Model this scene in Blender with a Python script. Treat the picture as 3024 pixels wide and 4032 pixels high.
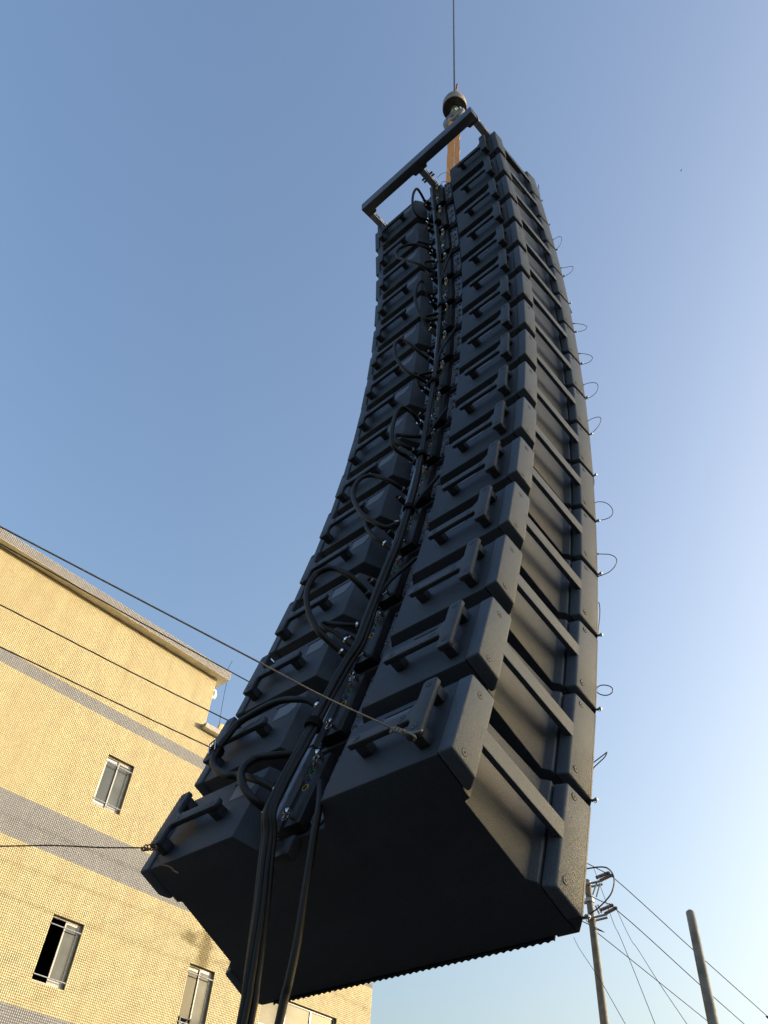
import bpy, bmesh, math, random
import numpy as np
from mathutils import Vector, Matrix
R = math.radians
random.seed(7); rng = np.random.default_rng(7)
for o in list(bpy.data.objects): bpy.data.objects.remove(o)
S = bpy.context.scene
COL = S.collection

# ---------------------------------------------------------------- camera
F = 3125.0988
CAM = np.array([1.7588, -1.9145, 1.6])
W = np.array([[0.73530727, -0.46035897, -0.49738601],
              [0.67494586, 0.56391163, 0.47586948],
              [0.06141097, -0.68561891, 0.7253657]])       # camera (x right, y down, z forward) -> world
cam = bpy.data.cameras.new('camera'); camo = bpy.data.objects.new('camera', cam); COL.objects.link(camo)
M = Matrix([list(W[i] * np.array([1, -1, -1])) for i in range(3)]).to_4x4()
M.translation = Vector(CAM); camo.matrix_world = M
cam.sensor_fit = 'HORIZONTAL'; cam.sensor_width = 36; cam.lens = 36 * F / 3024
cam.clip_start = .05; cam.clip_end = 6000
S.camera = camo
S.render.resolution_x = 768; S.render.resolution_y = 1024

# ---------------------------------------------------------------- light
SUN_AZ = 35.6      # degrees from +y towards +x
SUN_EL = 11.0
sv = Vector((math.sin(R(SUN_AZ)) * math.cos(R(SUN_EL)), math.cos(R(SUN_AZ)) * math.cos(R(SUN_EL)), math.sin(R(SUN_EL))))
wd = bpy.data.worlds.new('World'); S.world = wd; wd.use_nodes = True
nt = wd.node_tree; nt.nodes.clear()
sky = nt.nodes.new('ShaderNodeTexSky'); sky.sky_type = 'NISHITA'; sky.sun_disc = False
sky.sun_elevation = R(SUN_EL); sky.sun_rotation = R(SUN_AZ)
sky.altitude = 0; sky.air_density = 1.25; sky.dust_density = 7.0; sky.ozone_density = 1.9
bg = nt.nodes.new('ShaderNodeBackground'); bg.inputs['Strength'].default_value = .13
out = nt.nodes.new('ShaderNodeOutputWorld')
hs = nt.nodes.new('ShaderNodeHueSaturation'); hs.inputs['Saturation'].default_value = 1.08; hs.inputs['Hue'].default_value = .507
nt.links.new(sky.outputs[0], hs.inputs['Color']); nt.links.new(hs.outputs[0], bg.inputs[0]); nt.links.new(bg.outputs[0], out.inputs[0])
sl = bpy.data.lights.new('sun', 'SUN'); sl.energy = 2.0; sl.angle = R(.6); sl.color = (1, .88, .72)
so = bpy.data.objects.new('sun', sl); COL.objects.link(so)
so.rotation_euler = sv.to_track_quat('Z', 'Y').to_euler(); so.location = (30, 30, 30)
vs = S.view_settings
vs.view_transform = 'Standard'; vs.look = 'None'; vs.gamma = 1; vs.use_curve_mapping = False
vs.exposure = 1.8

# ---------------------------------------------------------------- pixel helpers (photograph pixels, 3024 x 4032)
def ray(p):
    return W @ np.array([(p[0] - 1512) / F, (p[1] - 2016) / F, 1.])
def at_plane(p, pt, n):
    r = ray(p); n = np.asarray(n, float)
    return CAM + r * (((np.asarray(pt, float) - CAM) @ n) / (r @ n))
def at_dist(p, dist):                       # horizontal distance
    r = ray(p); return CAM + r * (dist / math.hypot(r[0], r[1]))
def zz(x0, y0, s, pts): return [(x0 + x * s, y0 + y * s) for x, y in pts]

# ---------------------------------------------------------------- materials
def mat(name, col, rough=.5, metal=0., spec=.5, noise=0., nscale=40, bump=0., bscale=400, col2=None, coat=0.):
    m = bpy.data.materials.new(name); m.use_nodes = True
    n = m.node_tree; b = n.nodes['Principled BSDF']
    b.inputs['Base Color'].default_value = (*col, 1); b.inputs['Roughness'].default_value = rough
    b.inputs['Metallic'].default_value = metal; b.inputs['Specular IOR Level'].default_value = spec
    if coat: b.inputs['Coat Weight'].default_value = coat; b.inputs['Coat Roughness'].default_value = .2
    tc = n.nodes.new('ShaderNodeTexCoord')
    if noise or col2:
        t = n.nodes.new('ShaderNodeTexNoise'); t.inputs['Scale'].default_value = nscale; t.inputs['Detail'].default_value = 6
        n.links.new(tc.outputs['Object'], t.inputs['Vector'])
        mx = n.nodes.new('ShaderNodeMix'); mx.data_type = 'RGBA'
        c2 = col2 if col2 else tuple(c * (1 - noise) for c in col)
        mx.inputs[6].default_value = (*(col if col2 else tuple(min(1, c * (1 + noise)) for c in col)), 1); mx.inputs[7].default_value = (*c2, 1)
        rp = n.nodes.new('ShaderNodeMapRange'); rp.inputs[1].default_value = .3; rp.inputs[2].default_value = .7
        n.links.new(t.outputs['Fac'], rp.inputs[0]); n.links.new(rp.outputs[0], mx.inputs[0])
        n.links.new(mx.outputs[2], b.inputs['Base Color'])
    if bump:
        t2 = n.nodes.new('ShaderNodeTexNoise'); t2.inputs['Scale'].default_value = bscale; t2.inputs['Detail'].default_value = 3
        n.links.new(tc.outputs['Object'], t2.inputs['Vector'])
        bp = n.nodes.new('ShaderNodeBump'); bp.inputs['Strength'].default_value = bump; bp.inputs['Distance'].default_value = .0015
        n.links.new(t2.outputs['Fac'], bp.inputs['Height']); n.links.new(bp.outputs[0], b.inputs['Normal'])
    return m
def wear(m, amt=.35, dust=(.20, .19, .17)):
    """dust patches, fine scratches and a slight difference from box to box"""
    n = m.node_tree; b = n.nodes['Principled BSDF']; src = b.inputs['Base Color'].links[0].from_socket
    tc = n.nodes.new('ShaderNodeTexCoord'); oi = n.nodes.new('ShaderNodeObjectInfo')
    ad = n.nodes.new('ShaderNodeVectorMath'); ad.operation = 'ADD'
    sc = n.nodes.new('ShaderNodeVectorMath'); sc.operation = 'SCALE'; sc.inputs[0].default_value = (7, 13, 5)
    n.links.new(oi.outputs['Random'], sc.inputs['Scale']); n.links.new(tc.outputs['Object'], ad.inputs[0]); n.links.new(sc.outputs[0], ad.inputs[1])
    t = n.nodes.new('ShaderNodeTexNoise'); t.inputs['Scale'].default_value = 4.5; t.inputs['Detail'].default_value = 9; t.inputs['Roughness'].default_value = .7
    n.links.new(ad.outputs[0], t.inputs['Vector'])
    rp = n.nodes.new('ShaderNodeMapRange'); rp.inputs[1].default_value = .52; rp.inputs[2].default_value = .80; rp.inputs[4].default_value = amt * .5
    n.links.new(t.outputs['Fac'], rp.inputs[0])
    mp = n.nodes.new('ShaderNodeMapping'); mp.inputs['Scale'].default_value = (3, 60, 22); mp.inputs['Rotation'].default_value = (.3, .2, .5); n.links.new(ad.outputs[0], mp.inputs[0])
    t2 = n.nodes.new('ShaderNodeTexNoise'); t2.inputs['Scale'].default_value = 3.; t2.inputs['Detail'].default_value = 4; n.links.new(mp.outputs[0], t2.inputs['Vector'])
    r2 = n.nodes.new('ShaderNodeMapRange'); r2.inputs[1].default_value = .68; r2.inputs[2].default_value = .76; r2.inputs[4].default_value = amt * .5; n.links.new(t2.outputs['Fac'], r2.inputs[0])
    mxm = n.nodes.new('ShaderNodeMath'); mxm.operation = 'MAXIMUM'; n.links.new(rp.outputs[0], mxm.inputs[0]); n.links.new(r2.outputs[0], mxm.inputs[1])
    mx = n.nodes.new('ShaderNodeMix'); mx.data_type = 'RGBA'; mx.inputs[7].default_value = (*dust, 1)
    n.links.new(mxm.outputs[0], mx.inputs[0]); n.links.new(src, mx.inputs[6])
    v = n.nodes.new('ShaderNodeMapRange'); v.inputs[3].default_value = .86; v.inputs[4].default_value = 1.14; n.links.new(oi.outputs['Random'], v.inputs[0])
    h = n.nodes.new('ShaderNodeHueSaturation'); n.links.new(v.outputs[0], h.inputs['Value']); n.links.new(mx.outputs[2], h.inputs['Color'])
    n.links.new(h.outputs[0], b.inputs['Base Color'])
    rr = n.nodes.new('ShaderNodeMapRange'); rr.inputs[3].default_value = b.inputs['Roughness'].default_value - .08; rr.inputs[4].default_value = b.inputs['Roughness'].default_value + .12
    n.links.new(t.outputs['Fac'], rr.inputs[0]); n.links.new(rr.outputs[0], b.inputs['Roughness'])
    return m
def emis(name, col, s):
    m = mat(name, col); b = m.node_tree.nodes['Principled BSDF']
    b.inputs['Emission Color'].default_value = (*col, 1); b.inputs['Emission Strength'].default_value = s
    return m
PAINT = mat('black_texture_paint', (.027, .037, .056), .52, spec=.36, noise=.30, nscale=260, bump=1., bscale=320)
PAINT2 = mat('side_panel_paint', (.050, .068, .096), .52, spec=.4, noise=.30, nscale=300, bump=1., bscale=300)
HANDLE = mat('handle_rubber', (.030, .038, .052), .48, spec=.45, noise=.2, nscale=60, bump=.6, bscale=600)
wear(PAINT, .26); wear(PAINT2, .26); wear(HANDLE, .24)
GROOVE = mat('seam_black', (.008, .008, .009), .8, spec=.2)
PANELB = mat('panel_black', (.012, .012, .014), .45, spec=.4, noise=.3, nscale=30)
STEEL = mat('rigging_steel', (.15, .18, .24), .42, .2, noise=.18, nscale=30)
ARM = mat('slotted_arm_zinc', (.45, .46, .48), .4, .6, noise=.15, nscale=30)
STEELD = mat('dark_steel', (.035, .037, .042), .45, .3, noise=.2, nscale=50)
ZINC = mat('zinc', (.72, .73, .75), .22, 1., noise=.1, nscale=80)
CHROME = mat('chrome', (.5, .51, .53), .2, 1.)
RUBBER = mat('cable_rubber', (.006, .006, .007), .5, spec=.3, noise=.25, nscale=40, bump=.25, bscale=120)
VELCRO = mat('velcro', (.010, .010, .011), .9, spec=.1)
WIRE = mat('lanyard_wire', (.10, .10, .11), .45, .5, noise=.2, nscale=300)
ROPE = mat('steel_rope', (.20, .185, .165), .5, .3, noise=.3, nscale=300, bump=.5, bscale=500)
ROPED = mat('crane_rope_steel', (.05, .05, .055), .5, .5, noise=.3, nscale=300)
SLING = mat('sling_webbing', (.82, .38, .13), .8, spec=.2, noise=.25, nscale=50, bump=.6, bscale=250)
BLOCKP = mat('block_paint', (.24, .215, .165), .55, noise=.35, nscale=14)
BLOCKD = mat('block_underside', (.03, .03, .028), .6, noise=.3, nscale=20)
HOOKM = mat('hook_steel', (.22, .24, .26), .5, .2, noise=.3, nscale=20)
LATCH = mat('latch_green', (.40, .48, .36), .5, noise=.2, nscale=30)
RUST = mat('rusty_wedge', (.16, .09, .07), .7, .2, noise=.4, nscale=30)
ALU = mat('aluminium', (.70, .71, .72), .32, .85, noise=.1, nscale=20)
ALUW = mat('window_frame_white', (.36, .355, .34), .4, .2, noise=.1, nscale=15)
FRAMEBLUE = mat('window_frame_shade', (.42, .46, .50), .35, .4, noise=.1, nscale=15)
PANE = mat('window_glass', (.045, .056, .062), .06, spec=.6, noise=.25, nscale=1.3)
PANE2 = mat('window_glass_curtain', (.07, .082, .088), .10, spec=.5, noise=.3, nscale=2.2)
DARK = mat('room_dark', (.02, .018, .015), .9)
CONC = mat('pole_concrete', (.165, .153, .130), .8, noise=.25, nscale=5, bump=.4, bscale=60)
CONCD = mat('pole_concrete_dark', (.20, .195, .18), .85, noise=.3, nscale=4, bump=.4, bscale=60)
GALV = mat('galvanised', (.34, .33, .33), .5, .5, noise=.25, nscale=30)
PORC = mat('insulator', (.32, .25, .24), .35, noise=.2, nscale=40)
POWER = mat('power_wire', (.02, .02, .02), .95, 0., .05)
SOFFIT = mat('soffit_plaster', (.72, .66, .52), .85, noise=.2, nscale=3, bump=.3, bscale=40)
GROUT = mat('grout', (.21, .17, .085), .9, noise=.25, nscale=2.2)
GROUTG = mat('grout_grey', (.12, .112, .105), .9, noise=.2, nscale=2.2)
ORANGE = mat('floodlight_back', (.55, .36, .17), .6, noise=.2, nscale=20)
WHITE = mat('white_plastic', (.8, .8, .78), .4)
BARK = mat('bark', (.10, .075, .05), .9, noise=.3, nscale=12)
LEAF = mat('leaf', (.06, .085, .035), .6, noise=.4, nscale=8)
TAPE = mat('printed_white', (.45, .45, .45), .5)

# ---------------------------------------------------------------- mesh builder
class MB:
    def __init__(s): s.v = []; s.f = []; s.m = []
    def add(s, vs, fs, mi=0):
        o = len(s.v); s.v += [tuple(float(c) for c in v) for v in vs]
        s.f += [tuple(i + o for i in f) for f in fs]; s.m += [mi] * len(fs); return s
    def box(s, a, b, mi=0):
        x0, y0, z0 = a; x1, y1, z1 = b
        return s.add([(x0,y0,z0),(x1,y0,z0),(x1,y1,z0),(x0,y1,z0),(x0,y0,z1),(x1,y0,z1),(x1,y1,z1),(x0,y1,z1)],
            [(0,3,2,1),(4,5,6,7),(0,1,5,4),(1,2,6,5),(2,3,7,6),(3,0,4,7)], mi)
    def prism(s, poly, z0, z1, mi=0):      # poly: (x,y) counter-clockwise; z0,z1 numbers or functions of (x,y)
        g = lambda z, p: z(*p) if callable(z) else z
        n = len(poly)
        vs = [(p[0], p[1], g(z0, p)) for p in poly] + [(p[0], p[1], g(z1, p)) for p in poly]
        fs = [tuple(range(n - 1, -1, -1)), tuple(range(n, 2 * n))] + [(i, (i + 1) % n, n + (i + 1) % n, n + i) for i in range(n)]
        return s.add(vs, fs, mi)
    def extr(s, poly, axis, a, b, mi=0):   # polygon in the plane normal to axis, extruded from a to b
        n = len(poly)
        def P(p, t):
            return (t, p[0], p[1]) if axis == 'x' else ((p[0], t, p[1]) if axis == 'y' else (p[0], p[1], t))
        vs = [P(p, a) for p in poly] + [P(p, b) for p in poly]
        fs = [tuple(range(n - 1, -1, -1)), tuple(range(n, 2 * n))] + [(i, (i + 1) % n, n + (i + 1) % n, n + i) for i in range(n)]
        return s.add(vs, fs, mi)
    def tube(s, pts, r, n=8, mi=0, cap=True):
        P = [np.asarray(p, float) for p in pts]; k = len(P)
        rr = r if hasattr(r, '__len__') else [r] * k
        T = [P[min(i + 1, k - 1)] - P[max(i - 1, 0)] for i in range(k)]
        T = [t / (np.linalg.norm(t) + 1e-12) for t in T]
        u = np.cross(T[0], [0, 0, 1.]);
        if np.linalg.norm(u) < 1e-3: u = np.cross(T[0], [1., 0, 0])
        u /= np.linalg.norm(u); vs = []
        for i in range(k):
            u = u - T[i] * (u @ T[i]); u /= np.linalg.norm(u) + 1e-12; w = np.cross(T[i], u)
            for j in range(n):
                a = 2 * math.pi * j / n; vs.append(P[i] + rr[i] * (u * math.cos(a) + w * math.sin(a)))
        fs = [(i * n + j, i * n + (j + 1) % n, (i + 1) * n + (j + 1) % n, (i + 1) * n + j) for i in range(k - 1) for j in range(n)]
        if cap: fs += [tuple(range(n - 1, -1, -1)), tuple((k - 1) * n + j for j in range(n))]
        return s.add(vs, fs, mi)
    def cyl(s, a, b, r, n=12, mi=0, r2=None): return s.tube([a, b], [r, r if r2 is None else r2], n, mi)
    def mesh(s, name, mats, bevel=0, seg=2, smooth=40):
        me = bpy.data.meshes.new(name); me.from_pydata(s.v, [], s.f)
        for m in (mats if isinstance(mats, (list, tuple)) else [mats]): me.materials.append(m)
        if any(s.m): me.polygons.foreach_set('material_index', s.m)
        bm = bmesh.new(); bm.from_mesh(me)
        bmesh.ops.recalc_face_normals(bm, faces=bm.faces)
        if bevel:
            ed = [e for e in bm.edges if len(e.link_faces) == 2 and e.calc_face_angle(0) > R(25)]
            bmesh.ops.bevel(bm, geom=ed, offset=bevel, segments=seg, profile=.5, affect='EDGES', clamp_overlap=True)
        bm.to_mesh(me); bm.free()
        if smooth:
            me.polygons.foreach_set('use_smooth', [True] * len(me.polygons)); me.set_sharp_from_angle(angle=R(smooth))
        me.update(); return me
    def build(s, name, mats, parent=None, loc=(0, 0, 0), **k):
        return obj(name, s.mesh(name, mats, **k), parent, loc)
def obj(name, me, parent=None, loc=(0, 0, 0), rot=(0, 0, 0)):
    o = bpy.data.objects.new(name, me); COL.objects.link(o); o.parent = parent; o.location = loc; o.rotation_euler = rot
    return o
def tag(o, label=None, cat=None, group=None, kind=None):
    if label: o['label'] = label
    if cat: o['category'] = cat
    if group: o['group'] = group
    if kind: o['kind'] = kind
    return o
def empty(name, loc=(0, 0, 0), rot=(0, 0, 0)): return obj(name, None, None, loc, rot)
def smooth_path(pts, sub=6):
    P = [np.asarray(p, float) for p in pts]; P = [2 * P[0] - P[1]] + P + [2 * P[-1] - P[-2]]; out = []
    for i in range(1, len(P) - 2):
        a, b, c, d = P[i - 1:i + 3]
        for t in np.linspace(0, 1, sub, endpoint=False):
            out.append(.5 * (2 * b + (c - a) * t + (2 * a - 5 * b + 4 * c - d) * t * t + (3 * b - a - 3 * c + d) * t ** 3))
    out.append(P[-2]); return out

# ---------------------------------------------------------------- ground and road
g = MB(); g.add([(-900, -900, 0), (900, -900, 0), (900, 900, 0), (-900, 900, 0)], [(0, 1, 2, 3)])
GM = mat('yard_asphalt', (.05, .05, .05), .9, noise=.25, nscale=.35, bump=.5, bscale=8)
tag(g.build('ground', GM, smooth=0), kind='structure')

# ---------------------------------------------------------------- tiled building on the left
AZW = math.atan2(.99982, -.0189726)
WO = CAM + np.array([-.99982, -.0189726, 0]) * 19.2; WO[2] = 0
bld = empty('tiled_building', tuple(WO), (0, 0, AZW))
tag(bld, 'tall cream tiled factory building with grey bands and flat overhanging roof on the left', 'building')
WU = np.array([-.0189726, .99982, 0]); WN = np.array([.99982, .0189726, 0])
def wall_uz(p, d=0.):            # photograph pixel -> (u, z) on the wall plane moved d metres out
    X = at_plane(p, WO + WN * d, WN); return ((X - WO) @ WU, X[2])
PIT = .05
wins = [(9.35, 10.20, 10.95, 12.35, 0), (9.35, 10.20, 6.80, 8.20, 1), (13.45, 14.30, 6.80, 8.25, 0), (16.05, 19.00, 6.30, 8.25, 2)]
ULO, UHI, U1, ZLO, ZTOP, ZTOP2 = -6., 20.45, 12.10, 0., 16.32, 14.45
def inwin(u, z, e=1e-4): return any(a - e < u < b + e and c - e < z < d_ + e for a, b, c, d_, _ in wins)
us = sorted({ULO, U1, UHI} | {w[i] for w in wins for i in (0, 1)}); zs = sorted({ZLO, ZTOP2, ZTOP} | {w[i] for w in wins for i in (2, 3)})
wm = MB()
for i in range(len(us) - 1):
    for j in range(len(zs) - 1):
        uc, zc = (us[i] + us[i + 1]) / 2, (zs[j] + zs[j + 1]) / 2
        if inwin(uc, zc) or (uc > U1 and zc > ZTOP2): continue
        wm.add([(us[i], 0, zs[j]), (us[i + 1], 0, zs[j]), (us[i + 1], 0, zs[j + 1]), (us[i], 0, zs[j + 1])], [(0, 1, 2, 3)])
DEP = 12.
wm.add([(UHI, 0, 0), (UHI, DEP, 0), (UHI, DEP, ZTOP2), (UHI, 0, ZTOP2)], [(0, 1, 2, 3)])
wm.add([(U1, 0, ZTOP2), (U1, DEP, ZTOP2), (U1, DEP, ZTOP), (U1, 0, ZTOP)], [(0, 1, 2, 3)])
wm.add([(ULO, DEP, 0), (ULO, 0, 0), (ULO, 0, ZTOP), (ULO, DEP, ZTOP)], [(0, 1, 2, 3)])
wm.add([(UHI, DEP, 0), (ULO, DEP, 0), (ULO, DEP, ZTOP2), (UHI, DEP, ZTOP2)], [(0, 1, 2, 3)])
wm.add([(ULO, DEP, ZTOP2), (ULO, DEP, ZTOP), (U1, DEP, ZTOP), (U1, DEP, ZTOP2)], [(0, 1, 2, 3)])
for a, b, c, d_, _ in wins:      # reveals
    e = .14
    wm.add([(a,0,c),(a,e,c),(a,e,d_),(a,0,d_)],[(0,1,2,3)]); wm.add([(b,0,c),(b,0,d_),(b,e,d_),(b,e,c)],[(0,1,2,3)])
    wm.add([(a,0,d_),(a,e,d_),(b,e,d_),(b,0,d_)],[(0,1,2,3)]); wm.add([(a,0,c),(b,0,c),(b,e,c),(a,e,c)],[(0,1,2,3)])
wm.build('wall', GROUT, bld, smooth=0)

def tile_material(name, base, var, stain):
    m = bpy.data.materials.new(name); m.use_nodes = True; n = m.node_tree; b = n.nodes['Principled BSDF']
    b.inputs['Roughness'].default_value = .38; b.inputs['Specular IOR Level'].default_value = .4
    at = n.nodes.new('ShaderNodeAttribute'); at.attribute_name = 'tint'
    mx = n.nodes.new('ShaderNodeMix'); mx.data_type = 'RGBA'
    mx.inputs[6].default_value = (*[c * (1 - var) for c in base], 1); mx.inputs[7].default_value = (*[min(1, c * (1 + var)) for c in base], 1)
    n.links.new(at.outputs['Fac'], mx.inputs[0])
    tc = n.nodes.new('ShaderNodeTexCoord'); mp = n.nodes.new('ShaderNodeMapping'); mp.inputs['Scale'].default_value = (2.2, 1, .22)
    t = n.nodes.new('ShaderNodeTexNoise'); t.inputs['Scale'].default_value = 1.1; t.inputs['Detail'].default_value = 8; t.inputs['Roughness'].default_value = .65
    n.links.new(tc.outputs['Object'], mp.inputs[0]); n.links.new(mp.outputs[0], t.inputs['Vector'])
    rp = n.nodes.new('ShaderNodeMapRange'); rp.inputs[1].default_value = .42; rp.inputs[2].default_value = .72; rp.inputs[4].default_value = .8
    n.links.new(t.outputs['Fac'], rp.inputs[0])
    m2 = n.nodes.new('ShaderNodeMix'); m2.data_type = 'RGBA'; m2.inputs[7].default_value = (*stain, 1)
    n.links.new(rp.outputs[0], m2.inputs[0]); n.links.new(mx.outputs[2], m2.inputs[6]); n.links.new(m2.outputs[2], b.inputs['Base Color'])
    return m
TILEY = tile_material('cream_tile', (.50, .435, .25), .13, (.39, .31, .165))
TILEG = tile_material('grey_tile', (.215, .225, .24), .14, (.17, .175, .185))
TILEF = tile_material('fascia_tile', (.24, .24, .25), .14, (.21, .205, .20))
def tiles(name, cells, m, parent, frame, gap=.0105, h=.0028):
    """cells: array (n,2) of lower-left corners; frame: function (U,V,h)->xyz arrays"""
    c = np.asarray(cells, float); n = len(c)
    if n == 0: return
    g2 = gap / 2; e = g2 + .0016
    jit = rng.normal(0, .0006, (n, 2)); c = c + jit
    qs = []
    for off, hh in ((g2, 0.), (e, h)):
        for a, b in ((0, 0), (1, 0), (1, 1), (0, 1)):
            qs.append(frame(c[:, 0] + (off if a == 0 else PIT - off), c[:, 1] + (off if b == 0 else PIT - off), np.full(n, hh)))
    V = np.stack(qs, 1).reshape(-1, 3)
    base = (np.arange(n) * 8)[:, None, None]
    fq = np.array([[4,5,6,7],[0,1,5,4],[1,2,6,5],[2,3,7,6],[3,0,4,7]])[None]
    Fq = (base + fq).reshape(-1, 4)
    me = bpy.data.meshes.new(name); me.vertices.add(len(V)); me.vertices.foreach_set('co', V.ravel().astype(np.float32))
    me.loops.add(Fq.size); me.loops.foreach_set('vertex_index', Fq.ravel().astype(np.int32))
    me.polygons.add(len(Fq)); me.polygons.foreach_set('loop_start', (np.arange(len(Fq)) * 4).astype(np.int32))
    me.update(calc_edges=True); me.materials.append(m)
    at = me.attributes.new('tint', 'FLOAT', 'POINT'); at.data.foreach_set('value', np.repeat(np.clip(rng.normal(.5, .25, n), 0, 1), 8).astype(np.float32))
    o = obj(name, me, parent); o['kind'] = 'stuff'; return o
U0T, Z0T = 2.5, 4.0
iu = np.arange(round((UHI - U0T) / PIT)); iz = np.arange(round((ZTOP - Z0T) / PIT))
UU, ZZ = np.meshgrid(U0T + iu * PIT, Z0T + iz * PIT, indexing='ij'); UU = UU.ravel(); ZZ = ZZ.ravel()
uc, zc = UU + PIT / 2, ZZ + PIT / 2
keep = ~((uc > U1) & (zc > ZTOP2))
for a, b, c, d_, _ in wins: keep &= ~((uc > a) & (uc < b) & (zc > c) & (zc < d_))
grey = ((zc > 13.24) & (zc < 13.62)) | ((zc > 9.40) & (zc < 10.34)) | ((zc > 5.2) & (zc < 6.27)) | ((zc > 4.) & (zc < 4.05))
fr = lambda u, z, h: np.stack([u, -h, z], 1)
tiles('cream_wall_tiles', np.stack([UU, ZZ], 1)[keep & ~grey], TILEY, bld, fr)
tiles('grey_band_tiles', np.stack([UU, ZZ], 1)[keep & grey], TILEG, bld, fr)
m = MB()
for z0, z1 in ((13.25, 13.60), (9.40, 10.35), (5.2, 6.25)):
    cuts = [2.5] + [v for a, b, c, d_, _ in wins if c < z1 and d_ > z0 for v in (a, b)] + [UHI]
    for a, b in zip(cuts[::2], cuts[1::2]): m.add([(a, -.0006, z0), (b, -.0006, z0), (b, -.0006, z1), (a, -.0006, z1)], [(0, 1, 2, 3)])
m.build('band_bed', GROUTG, bld, smooth=0)['kind'] = 'stuff'
# roof slab with overhang, tiled fascia
OH = .30
rs = MB(); rs.box((ULO - OH, -OH, ZTOP), (U1 + OH, DEP + OH, ZTOP + .30)); rf = rs.build('roof_slab', SOFFIT, bld, smooth=0)
m = MB(); m.box((ULO - OH, -OH - .0006, ZTOP + .004), (U1 + OH + .0006, -OH + .002, ZTOP + .298)); m.box((U1 + OH - .002, -OH + .003, ZTOP + .004), (U1 + OH + .0006, DEP, ZTOP + .298)); m.build('fascia_bed', GROUTG, rf, smooth=0)
cu = np.arange(0, round((U1 + OH - 1.5) / PIT)); cells = np.array([(1.5 + i * PIT, ZTOP + j * PIT) for i in cu for j in range(6)])
tiles('fascia_tiles', cells, TILEF, rf, lambda u, z, h: np.stack([u, -OH - h - .001, z], 1))
cells = np.array([(i * PIT - OH, ZTOP + j * PIT) for i in range(60) for j in range(6)])
tiles('fascia_tiles', cells, TILEF, rf, lambda u, z, h: np.stack([np.full_like(u, U1 + OH) + h + .001, u, z], 1))
# lower roof ledge
l2 = MB(); l2.box((U1 - .10, -.20, ZTOP2), (UHI + .2, DEP + .2, ZTOP2 + .15)); lo = l2.build('lower_roof_slab', SOFFIT, bld, smooth=0)
cells = np.array([(U1 - .10 + i * PIT, ZTOP2 + j * PIT) for i in range(172) for j in range(3)])
tiles('fascia_tiles', cells, TILEF, lo, lambda u, z, h: np.stack([u, -.201 - h, z], 1))
cells = np.array([(-.20 + i * PIT, ZTOP2 + j * PIT) for i in range(4) for j in range(3)])
tiles('fascia_tiles', cells, TILEF, lo, lambda u, z, h: np.stack([np.full_like(u, U1 - .101) - h, u, z], 1))

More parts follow.
